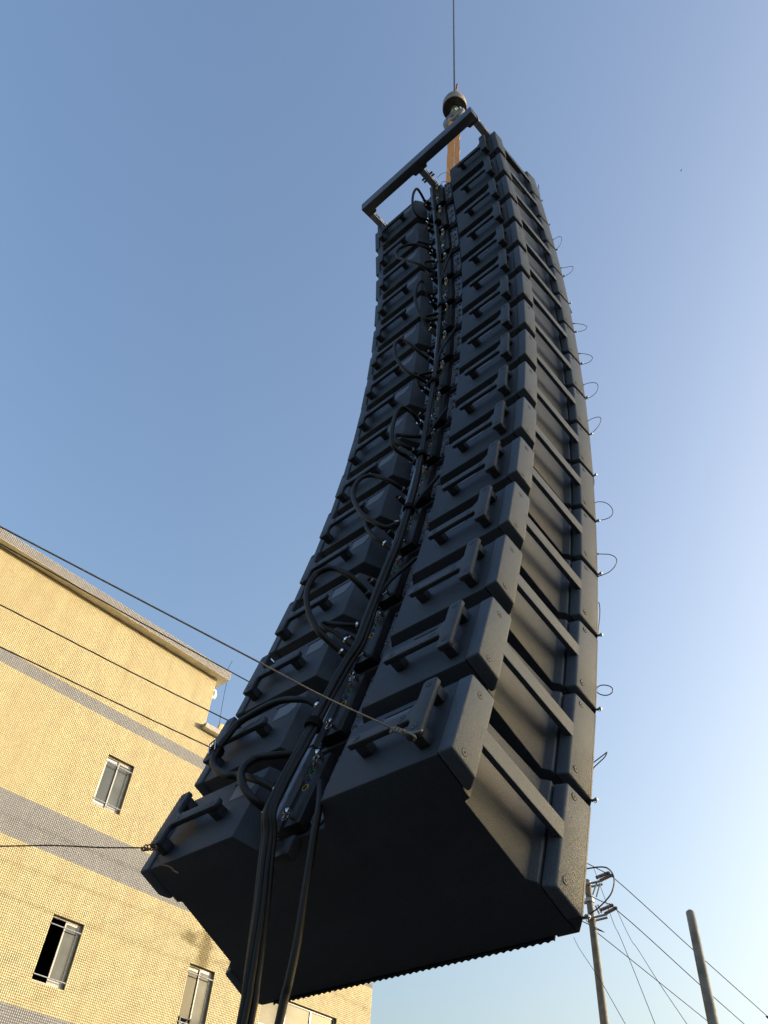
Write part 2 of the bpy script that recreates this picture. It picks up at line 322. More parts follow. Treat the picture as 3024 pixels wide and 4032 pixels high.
def window(a, b, c, d_, kind):
    w = MB(); e0, e1 = .085, .135; t = .045
    w.box((a, e0, c), (a + t, e1, d_)); w.box((b - t, e0, c), (b, e1, d_)); w.box((a + t, e0, d_ - t), (b - t, e1, d_)); w.box((a + t, e0, c), (b - t, e1, c + t))
    fo = w.build('window', ALUW, bld, bevel=.004, seg=1)
    if kind in (0, 1):
        mid = (a + b) / 2 + .02
        s1 = MB(); x0, x1 = mid - .03, b - t; s = .04; y0, y1 = .088, .115
        s1.box((x0, y0, c + t), (x0 + s, y1, d_ - t)); s1.box((x1 - s, y0, c + t), (x1, y1, d_ - t))
        s1.box((x0 + s, y0, d_ - t - .05), (x1 - s, y1, d_ - t)); s1.box((x0 + s, y0, c + t), (x1 - s, y1, c + t + .09)); s1.build('sash', ALUW, fo, bevel=.003, seg=1)
        p = MB(); p.box((x0 + s, .100, c + t + .09), (x1 - s, .105, d_ - t - .05)); p.build('pane', PANE2, fo, smooth=0)
        if kind == 0:
            s2 = MB(); x0, x1 = a + t, mid + .005; y0, y1 = .118, .134
            s2.box((x0, y0, c + t), (x0 + s, y1, d_ - t)); s2.box((x1 - s, y0, c + t), (x1, y1, d_ - t), 1)
            s2.box((x0 + s, y0, d_ - t - .07), (x1 - s, y1, d_ - t)); s2.box((x0 + s, y0, c + t), (x1 - s, y1, c + t + .09)); s2.build('sash', [FRAMEBLUE, STEELD], fo, smooth=0)
            p = MB(); p.box((x0 + s, .124, c + t + .09), (x1 - s, .129, d_ - t - .07)); p.build('pane', PANE, fo, smooth=0)
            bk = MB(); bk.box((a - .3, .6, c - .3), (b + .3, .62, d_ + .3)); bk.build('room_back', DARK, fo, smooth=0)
        else:
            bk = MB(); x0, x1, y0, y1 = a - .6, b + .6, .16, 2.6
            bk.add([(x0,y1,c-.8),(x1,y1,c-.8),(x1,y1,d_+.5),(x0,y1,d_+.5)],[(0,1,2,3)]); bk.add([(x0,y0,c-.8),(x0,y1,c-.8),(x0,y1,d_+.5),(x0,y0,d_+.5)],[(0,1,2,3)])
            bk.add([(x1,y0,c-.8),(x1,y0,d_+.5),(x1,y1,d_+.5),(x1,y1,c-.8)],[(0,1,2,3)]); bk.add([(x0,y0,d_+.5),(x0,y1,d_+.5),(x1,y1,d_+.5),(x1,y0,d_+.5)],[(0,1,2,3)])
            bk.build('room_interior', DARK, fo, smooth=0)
        for zr in (c + .13, d_ - .21):
            r = MB(); r.cyl((a - .0, -.012, zr), (b - .02, -.012, zr), .0125, 8); r.cyl((a + .02, -.012, zr), (a + .02, .09, zr), .008, 6); r.cyl((b - .04, -.012, zr), (b - .04, .09, zr), .008, 6); r.build('guard_bar', ALU, fo)
    else:
        zt = d_ - .78
        w2 = MB(); w2.box((a + t, e0, zt - .05), (b - t, e1 - .01, zt + .05))
        for f in (1 / 3, 2 / 3): w2.box((a + (b - a) * f - .025, e0 - .003, c + t), (a + (b - a) * f + .025, e1 - .012, d_ - t))
        w2.build('mullion', ALUW, fo, smooth=0)
        for k in range(3):
            x0, x1 = a + (b - a) * k / 3 + .03, a + (b - a) * (k + 1) / 3 - .03
            for z0, z1 in ((zt + .05, d_ - t), (c + t, zt - .05)):
                p = MB(); p.box((x0, .108, z0), (x1, .113, z1)); p.build('pane', PANE2, fo, smooth=0)
                h = MB()
                for q in range(2):
                    xx = x0 + (x1 - x0) * random.uniform(.1, .9); 
    return fo
for w_ in wins: window(*w_)
# condenser bracket shelf at the third window's foot
b3 = MB(); b3.box((13.47, -.03, 7.02), (13.84, .08, 7.05)); b3.box((13.48, -.03, 6.86), (13.51, .05, 7.019)); b3.box((13.79, -.03, 6.86), (13.82, .05, 7.019)); b3.build('window_shelf', STEELD, bld, smooth=0)

# small fittings on the building
u, z = wall_uz((866, 2866), .1)
fl = empty('floodlight', tuple(WO + WU * u + WN * .12 + np.array([0, 0, ZTOP2 + .15])), (0, 0, AZW))
m = MB(); m.extr([(-.10, .03), (.09, .10), (.13, .26), (-.06, .24)], 'y', -.05, .05); m.build('housing', ORANGE, fl, bevel=.008)
m = MB(); m.box((-.02, -.02, 0), (.02, .02, .09)); m.build('bracket', GALV, fl)
tag(fl, 'small tan floodlight seen from behind on the lower roof ledge', 'floodlight')
u, z = wall_uz((842, 2728))
wl = empty('wall_lamp', tuple(WO + WU * (U1 + .0) + np.array([0, 0, z])), (0, 0, AZW))
m = MB(); m.tube([(0, .08, .14), (.07, .08, .12), (.10, .08, .02), (.09, .08, -.10), (0, .08, -.13)], [.05, .07, .085, .08, .05], 10); m.build('lamp_cover', WHITE, wl)
tag(wl, 'white rounded lamp on the side wall below the roof overhang', 'lamp')
P0 = np.asarray(WO) + WU * 12.75 + np.array([0, 0, 0])
pts = [at_plane(p, WO + WN * -.5, WN) for p in zz(730, 2580, .1356, [(1360, 170), (1240, 410), (1212, 715), (1130, 1120), (1050, 1560), (1000, 1900), (985, 2060)])]
m = MB(); m.tube(smooth_path(pts, 4), .007, 6); tag(m.build('aerial_wire', POWER), 'thin aerial wire running from the upper roof down to the ledge', 'wire')

# ---------------------------------------------------------------- utility poles and overhead lines
def utility_pole(px, dist, ztop, r0, r1, material, label):
    X = at_dist(px, dist); t = empty('utility_pole', (X[0], X[1], 0))
    n = 14; zs_ = list(np.linspace(0, ztop - .03, n)); rad = [r1 + (r0 - r1) * i / (n - 1) for i in range(n)]
    m = MB(); m.tube([(0, 0, q) for q in zs_] + [(0, 0, ztop), (0, 0, ztop + .03)], rad + [r0 * .85, r0 * .35], 20)
    m.build('shaft', material, t); return tag(t, label, 'pole')
D1 = 26.
X1 = at_dist((2328, 3600), D1); Z1 = at_dist((2326, 3466), D1)[2]
p1 = utility_pole((2328, 3600), D1, Z1, .098, .17, CONC, 'concrete utility pole with ribbed insulators beside the array bottom corner')
X2 = at_dist((2740, 3700), 19.); Z2 = at_dist((2722, 3588), 19.)[2]
p2 = utility_pole((2740, 3700), 19., Z2, .092, .155, CONCD, 'bare dark round concrete pole at lower right without fittings')
toc = (CAM[:2] - X1[:2]); toc /= np.linalg.norm(toc); rt = np.array([-toc[1], toc[0]]) * 1.0
camr = np.array([math.cos(R(29.6)), math.sin(R(29.6))])      # image-right at the pole
def on1(px): X = at_dist(px, D1); return np.array([X[0] - X1[0], X[1] - X1[1], X[2]])
zq = lambda pts: zz(2150, 3380, .1808, pts)
def bar3(m, a, b, r, n=6, off=0): m.tube([a, b], r, n)
toc3 = np.array([toc[0], toc[1], 0])
ins = []
for (a, b) in (((1120, 445), (1370, 345)), ((1205, 505), (1440, 395)), ((1215, 1150), (1450, 1050)), ((1305, 1230), (1530, 1110))):
    A, B = [on1(p) + toc3 * .12 for p in zq([a, b])]
    m = MB(); k = 15; P = [A + (B - A) * t for t in np.linspace(0, 1, 2 * k)]
    m.tube(P, [.062 if i % 2 else .040 for i in range(2 * k)], 10); m.build('insulator', PORC, p1); ins.append(B)
    m = MB(); m.tube([A - (B - A) * .12, A], .05, 8); m.tube([B, B + (B - A) * .08], .035, 8); m.build('insulator_cap', RUST, p1)
for zc_, L in (((870, 560), (1230, 560)), ((900, 1310), (1340, 1290))):
    A, B = [on1(p) for p in zq([zc_, L])]
    for s_ in (-1, 1):
        m = MB(); o_ = toc3 * (.13 * s_)
        m.tube([A + o_ - [0, 0, .06], B + o_ * 1.0 + [0, 0, .05]], .034, 6); m.build('crossarm', GALV, p1)
    z0 = (A[2] + B[2]) / 2
    m = MB(); rr = .125; m.tube([(0, 0, z0 - .05), (0, 0, z0 + .05)], rr, 18); m.build('pole_clamp', GALV, p1)
for a, b in (((1110, 560), (1020, 820)), ((1175, 590), (1100, 870)), ((1080, 1060), (1160, 1240)), ((1130, 1040), (1210, 1220))):
    A, B = [on1(p) + toc3 * .11 for p in zq([a, b])]; m = MB(); m.tube([A, B], .026, 6); m.build('brace', GALV, p1)
A = on1(zq([(1060, 915)])[0]); m = MB(); m.tube([(0, 0, A[2] - .05), (0, 0, A[2] + .05)], .135, 18); m.box((-.2, -.05, A[2] - .06), (-.11, .05, A[2] + .02)); m.build('pole_clamp', GALV, p1)
XP = X1[0]
def line_of(name, pts, r, label, sag=0., mt=POWER, group=None):
    P = smooth_path(pts, 5); m = MB(); m.tube(P, r, 6); return tag(m.build(name, mt), label, 'wire', group)
def left(p, x): return at_plane(p, (x, 0, 0), (1, 0, 0))
ZX = np.array([X1[0], X1[1], 0])
e1, e2 = ins[1] + ZX, ins[3] + ZX
def ext(a, b, t): return a + (b - a) * t
# three lines along the wall; left ends in front of the building, right ends beyond the pole
for (pl, pm, pn, rg, lab) in (
    ((0, 2140), (930, 2657), (2309, 3398), [(2413, 3454), (2740, 3750), (3024, 4004)], 'uppermost overhead line crossing the roof fascia to the upper pole insulators'),
    ((0, 2381), (901, 2838), (2300, 3517), [(2428, 3583), (2764, 3885), (2930, 4032)], 'middle overhead line crossing the cream wall to the lower pole insulators'),
    ((0, 2547), (841, 2949), (2298, 3630), [(2338, 3662), (2480, 3775), (2790, 4024)], 'lowest overhead line crossing the grey band and passing behind the pole')):
    x0 = XP if lab[0] != 'l' else XP - .35
    L0 = left(pl, x0); L1 = left(pm, x0); far = ext(L1, L0, 2.6)
    q = [at_dist(p, D1 + dd) for p, dd in zip(rg, (-.1, 4.5, 10.))]; q0 = at_dist(pn, D1 - 1.)
    line_of('overhead_line', [far, L0, L1, q0, q[0], q[1], q[2], ext(q[1], q[2], 2.2)], .013, lab)
for pts, lab in ((zz(2100, 3300, .557, [(285, 700), (325, 780), (470, 1000), (650, 1314)]), 'thin service wire falling to the right just below the grille corner'),
                 (zz(2100, 3300, .557, [(425, 205), (470, 330), (510, 440), (570, 610), (605, 680), (680, 860), (860, 1314)]), 'thin service wire falling past the pole with a small joint'),
                 (zz(2100, 3300, .557, [(560, 470), (590, 510), (650, 640), (700, 735), (735, 780), (880, 1010), (1085, 1314)]), 'thin service wire falling from the lower insulators to the right')):
    P = [at_dist(p, D1 - 7 * i / (len(pts) - 1)) for i, p in enumerate(pts)]
    P.append(ext(P[-2], P[-1], 3.)); line_of('service_wire', P, .007, lab)

# ---------------------------------------------------------------- tree at the right edge
def make_tree(px, dist, label):
    X = at_dist(px, dist); t = empty('leafy_tree', (X[0], X[1], 0)); rs_ = random.Random(5)
    H = X[2]
    m = MB(); m.tube([(0, 0, 0), (.1, .05, H * .3), (-.05, .1, H * .6), (.05, 0, H * .92)], [.22, .18, .11, .03], 10)
    tips = []
    for i in range(26):
        a = rs_.uniform(0, 6.28); h0 = H * rs_.uniform(.35, .85); L = rs_.uniform(.9, 2.0) * (1.15 - h0 / H * .55)
        e = (L * math.cos(a), L * math.sin(a), h0 + L * rs_.uniform(.3, .75)); mid = (e[0] * .5, e[1] * .5, h0 + (e[2] - h0) * .35)
        m.tube(smooth_path([(0, .05, h0), mid, e], 3), list(np.linspace(.06, .014, 7)), 6); tips.append(e)
    m.build('trunk', BARK, t)
    v = []; f = []
    for e in tips + [(0, 0, H * .95)]:
        for j in range(230):
            d_ = np.array([rs_.gauss(0, .38), rs_.gauss(0, .38), rs_.gauss(0, .30)]); c = np.array(e) + d_
            if c[2] < 2.5: continue
            ax = np.array([rs_.gauss(0, 1), rs_.gauss(0, 1), rs_.gauss(-.5, .6)]); ax /= np.linalg.norm(ax)
            sd = np.cross(ax, [rs_.gauss(0, 1), rs_.gauss(0, 1), rs_.gauss(0, 1)]); sd /= np.linalg.norm(sd) + 1e-9; nn = np.cross(ax, sd)
            L = rs_.uniform(.09, .15); w = L * .27; o = len(v)
            v += [tuple(c), tuple(c + ax * L * .4 + sd * w + nn * .012), tuple(c + ax * L), tuple(c + ax * L * .4 - sd * w + nn * .012)]; f.append((o, o + 1, o + 2, o + 3))
    me = bpy.data.meshes.new('crown'); me.from_pydata(v, [], f); me.materials.append(LEAF); obj('crown', me, t)
    return tag(t, label, 'tree')
make_tree((3300, 3960), 22., 'dark leafy tree whose twig pokes in at the right edge')

# ---------------------------------------------------------------- unseen building added to keep the sun off the array (right of the frame)
nb = empty('added_shade_block', (34., 46.5, 0), (0, 0, R(-36)))
tag(nb, 'plain grey unseen block added to shade the hanging array from the right', 'building')
NBM = mat('shade_block_render', (.46, .44, .41), .9, noise=.15, nscale=1.)
m = MB(); m.box((-7.5, -2, 0), (7.5, 8, 20.0)); m.build('wall', NBM, nb, smooth=0)
m = MB(); m.box((-7.8, -2.3, 20.0), (7.8, 8.3, 20.25)); m.build('roof', SOFFIT, nb, smooth=0)
for k in range(3):
    for j in range(5):
        m = MB(); m.box((-6.2 + k * 5., -2.04, 1.5 + j * 3.6), (-3.8 + k * 5., -1.99, 3.2 + j * 3.6)); wv = m.build('window', PANE, nb, smooth=0)

# ---------------------------------------------------------------- the loudspeaker column
TILT = -18.870184
REL = [1.489, 2.182, 1.464, 2.009, 1.757, 1.807, 1.703, 2.16, 1.591, 1.34, 2.036, 2.248, 2.052, 1.668, -.011]
HH = .1926086
def rot2(y, z, a): return (y * math.cos(a) - z * math.sin(a), y * math.sin(a) + z * math.cos(a))
POSE = []; pos = (0., 0.); a = 0.
POSE.append((pos, a))
for r_ in REL:
    t_ = rot2(0, HH, a); top = (pos[0] + t_[0], pos[1] + t_[1]); a += R(r_)
    t_ = rot2(0, -HH, a); pos = (top[0] - t_[0], top[1] - t_[1]); POSE.append((pos, a))
Z0 = 2.56557
CM = []
for (p, a) in POSE:
    w = rot2(p[0], p[1], R(TILT))
    CM.append(Matrix.Translation((0, w[0], Z0 + w[1])) @ Matrix.Rotation(a + R(TILT), 4, 'X'))
def cab_plane(p, k, axis, val):             # photograph pixel -> point on a plane of cabinet k (world)
    m = CM[k - 1]; n = (m.to_3x3() @ Vector([1 if i == axis else 0 for i in range(3)])); q = m @ Vector([val if i == axis else 0 for i in range(3)])
    return at_plane(p, q, n)
def project(X):
    c = W.T @ (np.asarray(X, float) - CAM); return (1512 + F * c[0] / c[2], 2016 + F * c[1] / c[2])

OFF = Vector((0, -.27, -.157))              # base of a cabinet in its own frame
ZB = lambda x, y: -.127 - (y + .543) * .1105
ZT = lambda x, y: .158 + (y + .543) * .03
# --- shared meshes of one cabinet
def sym(poly): return [(-x, y) for x, y in poly][::-1]
half = [(.137, -.463), (.189, -.543), (.604, -.543), (.604, -.40), (.583, -.395), (.589, -.135), (.612, -.118), (.612, .052)]
plan = [(-x, y) for x, y in half] ; plan = half + [(-x, y) for x, y in reversed(half)]
MESH = {}
m = MB(); m.prism(plan, ZB, ZT); MESH['enclosure'] = m.mesh('enclosure', PAINT, bevel=.0035, seg=2)
def side_mesh(sg):
    m = MB()
    def pr(poly, z0, z1):
        q = [(sg * x, y) for x, y in poly]; m.prism(q if sg > 0 else q[::-1], z0, z1)
    zb = lambda x, y: ZB(x, y) - .002; zt = lambda x, y: ZT(x, y) - .004
    pr([(.6065, -.549), (.655, -.549), (.655, -.447), (.622, -.42), (.6065, -.42)], zb, zt)                    # rear cap
    a_ = m.mesh('rear_side_panel', PAINT2, bevel=.007, seg=3); m.__init__()
    pr([(.6145, -.107), (.655, -.095), (.6605, .013), (.6145, .013)], zb, zt)                       # front cap
    return a_, m.mesh('front_side_panel', PAINT2, bevel=.007, seg=3)
def bar_mesh(sg):
    m = MB(); x0, x1 = sorted((sg * .6365, sg * .6553)); m.box((x0, -.465, -.028), (x1, -.080, .029)); return m.mesh('side_handle', PAINT2, bevel=.0015, seg=1)
def facet_mesh(sg):
    m = MB(); q = [(.586, -.1335), (.613, -.1175), (.613, -.1085), (.586, -.1085)]; q = [(sg * x, y) for x, y in q]
    m.prism(q if sg > 0 else q[::-1], lambda x, y: ZB(x, y) + .001, lambda x, y: ZT(x, y) - .001); return m.mesh('panel_step', PAINT2, bevel=.002)
def handle_mesh(sg):
    m = MB(); y0, y1 = -.600, -.580
    poly = [(.285, -.012), (.285, .010), (.293, .018), (.500, .018), (.527, .046), (.527, .122), (.534, .130), (.571, .130), (.579, .122), (.579, -.084), (.571, -.092), (.534, -.092), (.527, -.085), (.527, -.030), (.517, -.020), (.293, -.020)]
    poly = [(sg * x, z) for x, z in poly]
    m.extr(poly, 'y', y0, y1)
    me = m.mesh('rear_handle', HANDLE, bevel=.0045, seg=2)
    return me
for sg, nm in ((1, 'R'), (-1, 'L')):
    MESH['sideA' + nm], MESH['sideB' + nm] = side_mesh(sg); MESH['bar' + nm] = bar_mesh(sg); MESH['facet' + nm] = facet_mesh(sg); MESH['handle' + nm] = handle_mesh(sg)
m = MB(); m.box((-.019, -.581, -.019), (.019, -.5425, .019)); MESH['post'] = m.mesh('handle_post', HANDLE, bevel=.004, seg=2)
# countersunk screw, axis +z
m = MB(); n = 16
m.tube([(0, 0, -.001), (0, 0, .0006)], .0115, n, 0); m.tube([(0, 0, .0002), (0, 0, .0009)], .0100, n, 1); m.tube([(0, 0, .0004), (0, 0, .0013)], .0034, 6, 0)
MESH['screw'] = m.mesh('screw', [GROOVE, PAINT2], smooth=40)
m = MB(); m.tube([(0, 0, -.001), (0, 0, .006), (0, 0, .008)], [.0105, .0105, .006], 8); MESH['bolt'] = m.mesh('bolt', STEELD)
# grille: thin plate with scalloped lower and upper edge
m = MB(); nS = 46; w_ = 1.10; pts = []
for i in range(nS):
    x0 = -w_ / 2 + w_ * i / nS; p_ = w_ / nS
    for q in range(6): pts.append((x0 + p_ * (.10 + .80 * q / 5), -.199 + .0045 * math.sin(math.pi * q / 5)))
    
poly = pts + [(w_ / 2, .178), (-w_ / 2, .178)]
m.extr(poly, 'y', .056, .062); MESH['grille'] = m.mesh('grille', GROOVE, smooth=0)
for sg, nm in ((1, 'R'), (-1, 'L')):
    m = MB(); q = [(.6145, .0145), (.6565, .0145), (.6560, .024), (.618, .066), (.552, .066), (.552, .0535), (.6145, .0535)]; q = [(sg * x, y) for x, y in q]
    m.prism(q if sg > 0 else q[::-1], -.186, .176); MESH['edge' + nm] = m.mesh('grille_edge', STEELD, bevel=.002)
# rigging plates in the rear recess, spine with connector panel
def plate(x0, x1):
    m = MB(); c = .018; z0, z1 = -.118, .158
    m.extr([(x0 + c, z0), (x1 - c, z0), (x1, z0 + c), (x1, z1 - c), (x1 - c, z1), (x0 + c, z1), (x0, z1 - c), (x0, z0 + c)], 'y', -.472, -.4645); return m.mesh('rigging_plate', STEEL, bevel=.0015, seg=1)
MESH['plateL'] = plate(-.132, -.042); MESH['plateR'] = plate(.068, .132)
m = MB(); m.box((-.040, -.505, -.125), (.066, -.4645, .150)); MESH['spine'] = m.mesh('connector_panel', PANELB, bevel=.003)
m = MB(); m.box((-.0405, -.528, -.175), (-.016, -.503, .185)); MESH['rail'] = m.mesh('rigging_rail', STEEL, bevel=.002, seg=1)
def ring_mesh(col, nm, r=.0125):
    m = MB(); vs = []; fs = []; n = 20
    for i in range(n):
        a_ = 2 * math.pi * i / n; c, s = math.cos(a_), math.sin(a_); vs += [(r * c, 0, r * s), (r * .80 * c, 0, r * .80 * s), (r * c, -.0015, r * s), (r * .8 * c, -.0015, r * .8 * s)]
    for i in range(n):
        j = (i + 1) % n; fs += [(4*i+2, 4*j+2, 4*j+3, 4*i+3), (4*i, 4*j, 4*j+2, 4*i+2), (4*i+1, 4*i+3, 4*j+3, 4*j+1)]
    m.add(vs, fs); return m.mesh('socket_ring', mat('ring_' + nm, col, .5))
RINGS = [ring_mesh(c, n_) for c, n_ in (((.45, .22, .08), 'orange'), ((.10, .35, .14), 'green'), ((.10, .10, .40), 'blue'), ((.60, .45, .06), 'yellow'))]
m = MB(); m.tube([(0, -.0, 0), (0, .003, 0)], .009, 14); MESH['hole'] = m.mesh('socket', GROOVE)
m = MB()
for q in range(9):
    m.box((-.004, -.0015, q * .0095), (.004, 0, q * .0095 + .006), q % 3)
MESH['leds'] = m.mesh('marking_strip', [mat('mark_red', (.30, .10, .06)), mat('mark_green', (.10, .30, .16)), mat('mark_teal', (.12, .28, .30))], smooth=0)
m = MB(); m.tube([(0, 0, 0), (0, -.018, 0)], .016, 14, 1); m.tube([(0, -.018, 0), (0, -.052, 0)], .0135, 14, 1); m.tube([(0, -.052, 0), (0, -.058, 0)], .0150, 14, 0); m.tube([(0, -.058, 0), (0, -.070, 0)], .0105, 12, 1); MESH['plug'] = m.mesh('cable_plug', [ZINC, RUBBER])
m = MB(); m.tube([(0, 0, 0), (0, -.016, 0)], .008, 10); m.tube([(0, -.016, 0), (0, -.022, 0), (0, -.034, 0), (0, -.040, 0)], [.006, .012, .012, .004], 12)
m.tube([(.012 * math.cos(t_), -.026, .012 * math.sin(t_) - .018) for t_ in np.linspace(0, 6.28, 14)], .0018, 5); MESH['pin'] = m.mesh('locking_pin', CHROME)
m = MB(); m.box((.0, -.5446, .1285), (.115, -.5428, .1315)); MESH['slot'] = m.mesh('label_slot', GROOVE, smooth=0)
m = MB(); m.extr([(0, .058), (.085, .058), (.110, .085), (.115, .126), (.0, .126)], 'y', -.5440, -.5428); MESH['pocket'] = m.mesh('label_pocket', mat('pocket_film', (.075, .078, .085), .35), smooth=0)
m = MB(); m.tube([(0, 0, 0), (.020, 0, 0)], .009, 10); m.tube([(.020, 0, 0), (.026, 0, 0), (.040, 0, 0), (.046, 0, 0)], [.007, .013, .013, .004], 12); m.tube([(.03 + .010 * math.cos(t_), 0, .016 * math.sin(t_) - .012) for t_ in np.linspace(0, 6.28, 14)], .0022, 5)
MESH['sidepin'] = m.mesh('locking_pin', CHROME)
m = MB()
for (dx, dz) in ((-.006, .012), (.010, .004), (.002, -.010)):
    m.tube([(dx, 0, dz), (dx + .008, -.012, dz + .006), (dx + .018, -.014, dz - .004)], .0032, 6)
MESH['clips'] = m.mesh('pin_clip', ZINC)
MESH['bracket_lower'] = MB().box((-.028, -.49, -.215), (.052, -.452, -.150)).mesh('lower_bracket', STEELD, bevel=.004)

# lanyards: photograph outlines of the wire loops at the front right edge
LOOPS = {
 15: zz(1850, 450, .36166, [(738, 825), (745, 790), (748, 765), (755, 850), (764, 912)]),
 14: zz(1850, 450, .36166, [(897, 1375), (935, 1348), (975, 1331), (998, 1342), (997, 1385), (970, 1440), (935, 1478)]),
 13: zz(1650, 1000, .42194, [(1316, 131), (1360, 127), (1410, 117), (1437, 120), (1428, 155), (1390, 190), (1342, 216)]),
 12: zz(1650, 1000, .42194, [(1388, 455), (1402, 490), (1420, 530), (1427, 556), (1412, 530), (1396, 480)]),
 11: zz(1650, 1000, .42194, [(1430, 649), (1480, 651), (1535, 660), (1566, 680), (1550, 706), (1505, 722), (1448, 726)]),
 10: zz(1650, 1000, .42194, [(1478, 930), (1540, 931), (1595, 945), (1619, 968), (1600, 1000), (1555, 1022), (1500, 1031)]),
 9: zz(1650, 1000, .42194, [(1520, 1228), (1570, 1208), (1630, 1200), (1668, 1222), (1660, 1280), (1610, 1330), (1545, 1356)]),
 8: zz(1950, 1550, .30139, [(1192, 368), (1250, 334), (1315, 310), (1360, 307), (1382, 330), (1365, 395), (1305, 475), (1225, 545)]),
 7: zz(1950, 1550, .30139, [(1241, 938), (1262, 985), (1276, 1030), (1280, 1080), (1292, 1140), (1288, 1210), (1270, 1238), (1258, 1180), (1270, 1110), (1300, 1068), (1262, 1078)]),
 6: zz(1950, 1550, .30139, [(1278, 1436), (1340, 1414), (1425, 1420), (1500, 1465), (1536, 1535), (1515, 1600), (1430, 1643), (1305, 1658)]),
 5: zz(1950, 2000, .30139, [(1310, 601), (1400, 603), (1490, 608), (1560, 638), (1588, 690), (1560, 765), (1490, 835), (1400, 877), (1328, 895)]),
 4: zz(1950, 2000, .30139, [(1316, 1275), (1330, 1245), (1346, 1234), (1362, 1262), (1368, 1360), (1360, 1480), (1346, 1590), (1338, 1650)]),
 3: zz(1700, 2600, .42194, [(1528, 278), (1550, 248), (1590, 231), (1650, 238), (1685, 262), (1682, 300), (1640, 325), (1585, 322), (1545, 300), (1528, 278)]),
 2: zz(1700, 2600, .42194, [(1492, 968), (1530, 938), (1600, 885), (1636, 858), (1612, 905), (1560, 955), (1510, 1005), (1486, 1062)]),
 1: zz(2150, 3380, .1808, [(815, 245), (905, 220), (1000, 207), (1120, 190), (1240, 188), (1340, 215), (1430, 300), (1478, 420), (1478, 570), (1420, 760), (1310, 910), (1180, 1040), (1070, 1130), (960, 1195), (850, 1265)]),
}
ORD = ['lowest', 'second', 'third', 'fourth', 'fifth', 'sixth', 'seventh', 'eighth', 'ninth', 'tenth', 'eleventh', 'twelfth', 'thirteenth', 'fourteenth', 'fifteenth', 'topmost']
def ch(key, name, par, loc, rot=(0, 0, 0)): return obj(name, MESH[key], par, loc, rot)
sub = -OFF
for k in range(1, 17):
    Mk = CM[k - 1] @ Matrix.Translation(OFF)
    t = empty('loudspeaker_cabinet'); t.matrix_world = Mk
    lab = ('lowest black loudspeaker cabinet of the hanging column, its broad dark underside showing' if k == 1 else
           'topmost black loudspeaker cabinet directly under the flying frame' if k == 16 else
           '%s black loudspeaker cabinet up from the bottom of the hanging column' % ORD[k - 1])
    tag(t, lab, 'loudspeaker', 'loudspeaker cabinets stacked in the hanging column')
    P = lambda x, y, z: sub + Vector((x, y, z))
    ch('enclosure', 'enclosure', t, sub)
    for sg, nm in ((1, 'R'), (-1, 'L')):
        sp = ch('sideA' + nm, 'rear_side_panel', t, sub); sf = ch('sideB' + nm, 'front_side_panel', t, sub); ch('facet' + nm, 'panel_step', sf, (0, 0, 0)); ch('bar' + nm, 'side_handle', t, sub)
        ry = R(90) * sg
        for y, z in ((-.503, -.105), (-.501, .110), (-.063, -.139), (-.061, .142)):
            ch('screw', 'screw', sp if y < -.3 else sf, Vector((sg * (.655 if y < -.3 else .6572), y, z)), (0, ry, 0))
        h = ch('handle' + nm, 'rear_handle', t, sub); [ch('post', 'handle_post', h, (sg * x, 0, z)) for x, z in ((.325, -.001), (.553, -.066), (.553, .100))]
        for x, z in ((.322, -.001), (.490, -.001), (.553, -.060), (.553, .106)):
            ch('screw', 'screw', h, Vector((sg * x, -.600, z)), (R(90), 0, 0))
        po = ch('pocket', 'label_pocket', t, P(sg * .334 if sg > 0 else -.334 + 0, 0, 0)); 
        if sg < 0: po.scale = (1, 1, 1); po.location = P(-.330, 0, 0)
        sl_ = ch('slot', 'label_slot', t, P(.334 if sg > 0 else -.334 , 0, 0))
        if sg < 0: sl_.location = P(-.345, -.0006, 0)
        else: sl_.location = P(.334, -.0006, 0)
        pl = ch('plate' + nm, 'rigging_plate', t, sub)
        bx = ((.113, .132), (.113, .055), (.113, -.02), (.092, -.100), (.085, .140)) if sg > 0 else ((-.113, .132), (-.113, .02), (-.113, -.09), (-.075, .145), (-.06, -.105))
        for x, z in bx: ch('bolt', 'bolt', pl, Vector((x, -.472, z)), (R(90), 0, 0))
    sp = ch('spine', 'connector_panel', t, sub); ch('rail', 'rigging_rail', t, sub)
    for i, z in enumerate((.112, .081, .050, .020)):
        o = obj('socket_ring', RINGS[i], sp, (.017, -.505, z)); ch('hole', 'socket', sp, (.017, -.5065, z))
    ch('leds', 'marking_strip', sp, (-.006, -.505, .055))
    ch('pin', 'locking_pin', t, P(.042, -.505, .128)); ch('pin', 'locking_pin', t, P(.030, -.505, -.100))
    ch('clips', 'pin_clip', t, P(.02, -.51, .10)); ch('clips', 'pin_clip', t, P(.095, -.476, .02)); ch('clips', 'pin_clip', t, P(.09, -.476, -.06))
    if k == 1: ch('bracket_lower', 'lower_bracket', t, sub)
    for z in (.050, -.035): ch('plug', 'cable_plug', t, P(-.090, -.472, z), (R(-14), 0, R(-18)))
    ch('grille', 'grille', t, sub); ch('edgeR', 'grille_edge', t, sub); ch('edgeL', 'grille_edge', t, sub)
    ch('sidepin', 'locking_pin', t, P(.652, .030, -.178)).scale = (.45, .45, .45)
    if k in LOOPS:
        inv = Mk.inverted(); pts = [inv @ Vector(cab_plane(p, k, 1, .045)) for p in LOOPS[k]]
        m = MB(); P3 = smooth_path([tuple(p) for p in pts], 5); m.tube(P3, .0019, 6)
        e = [P3[0], P3[-1]]; m.tube([P3[0], P3[2]], .0042, 6); m.tube([P3[-3], P3[-1]], .0042, 6)
        m.build('lanyard', WIRE, t)

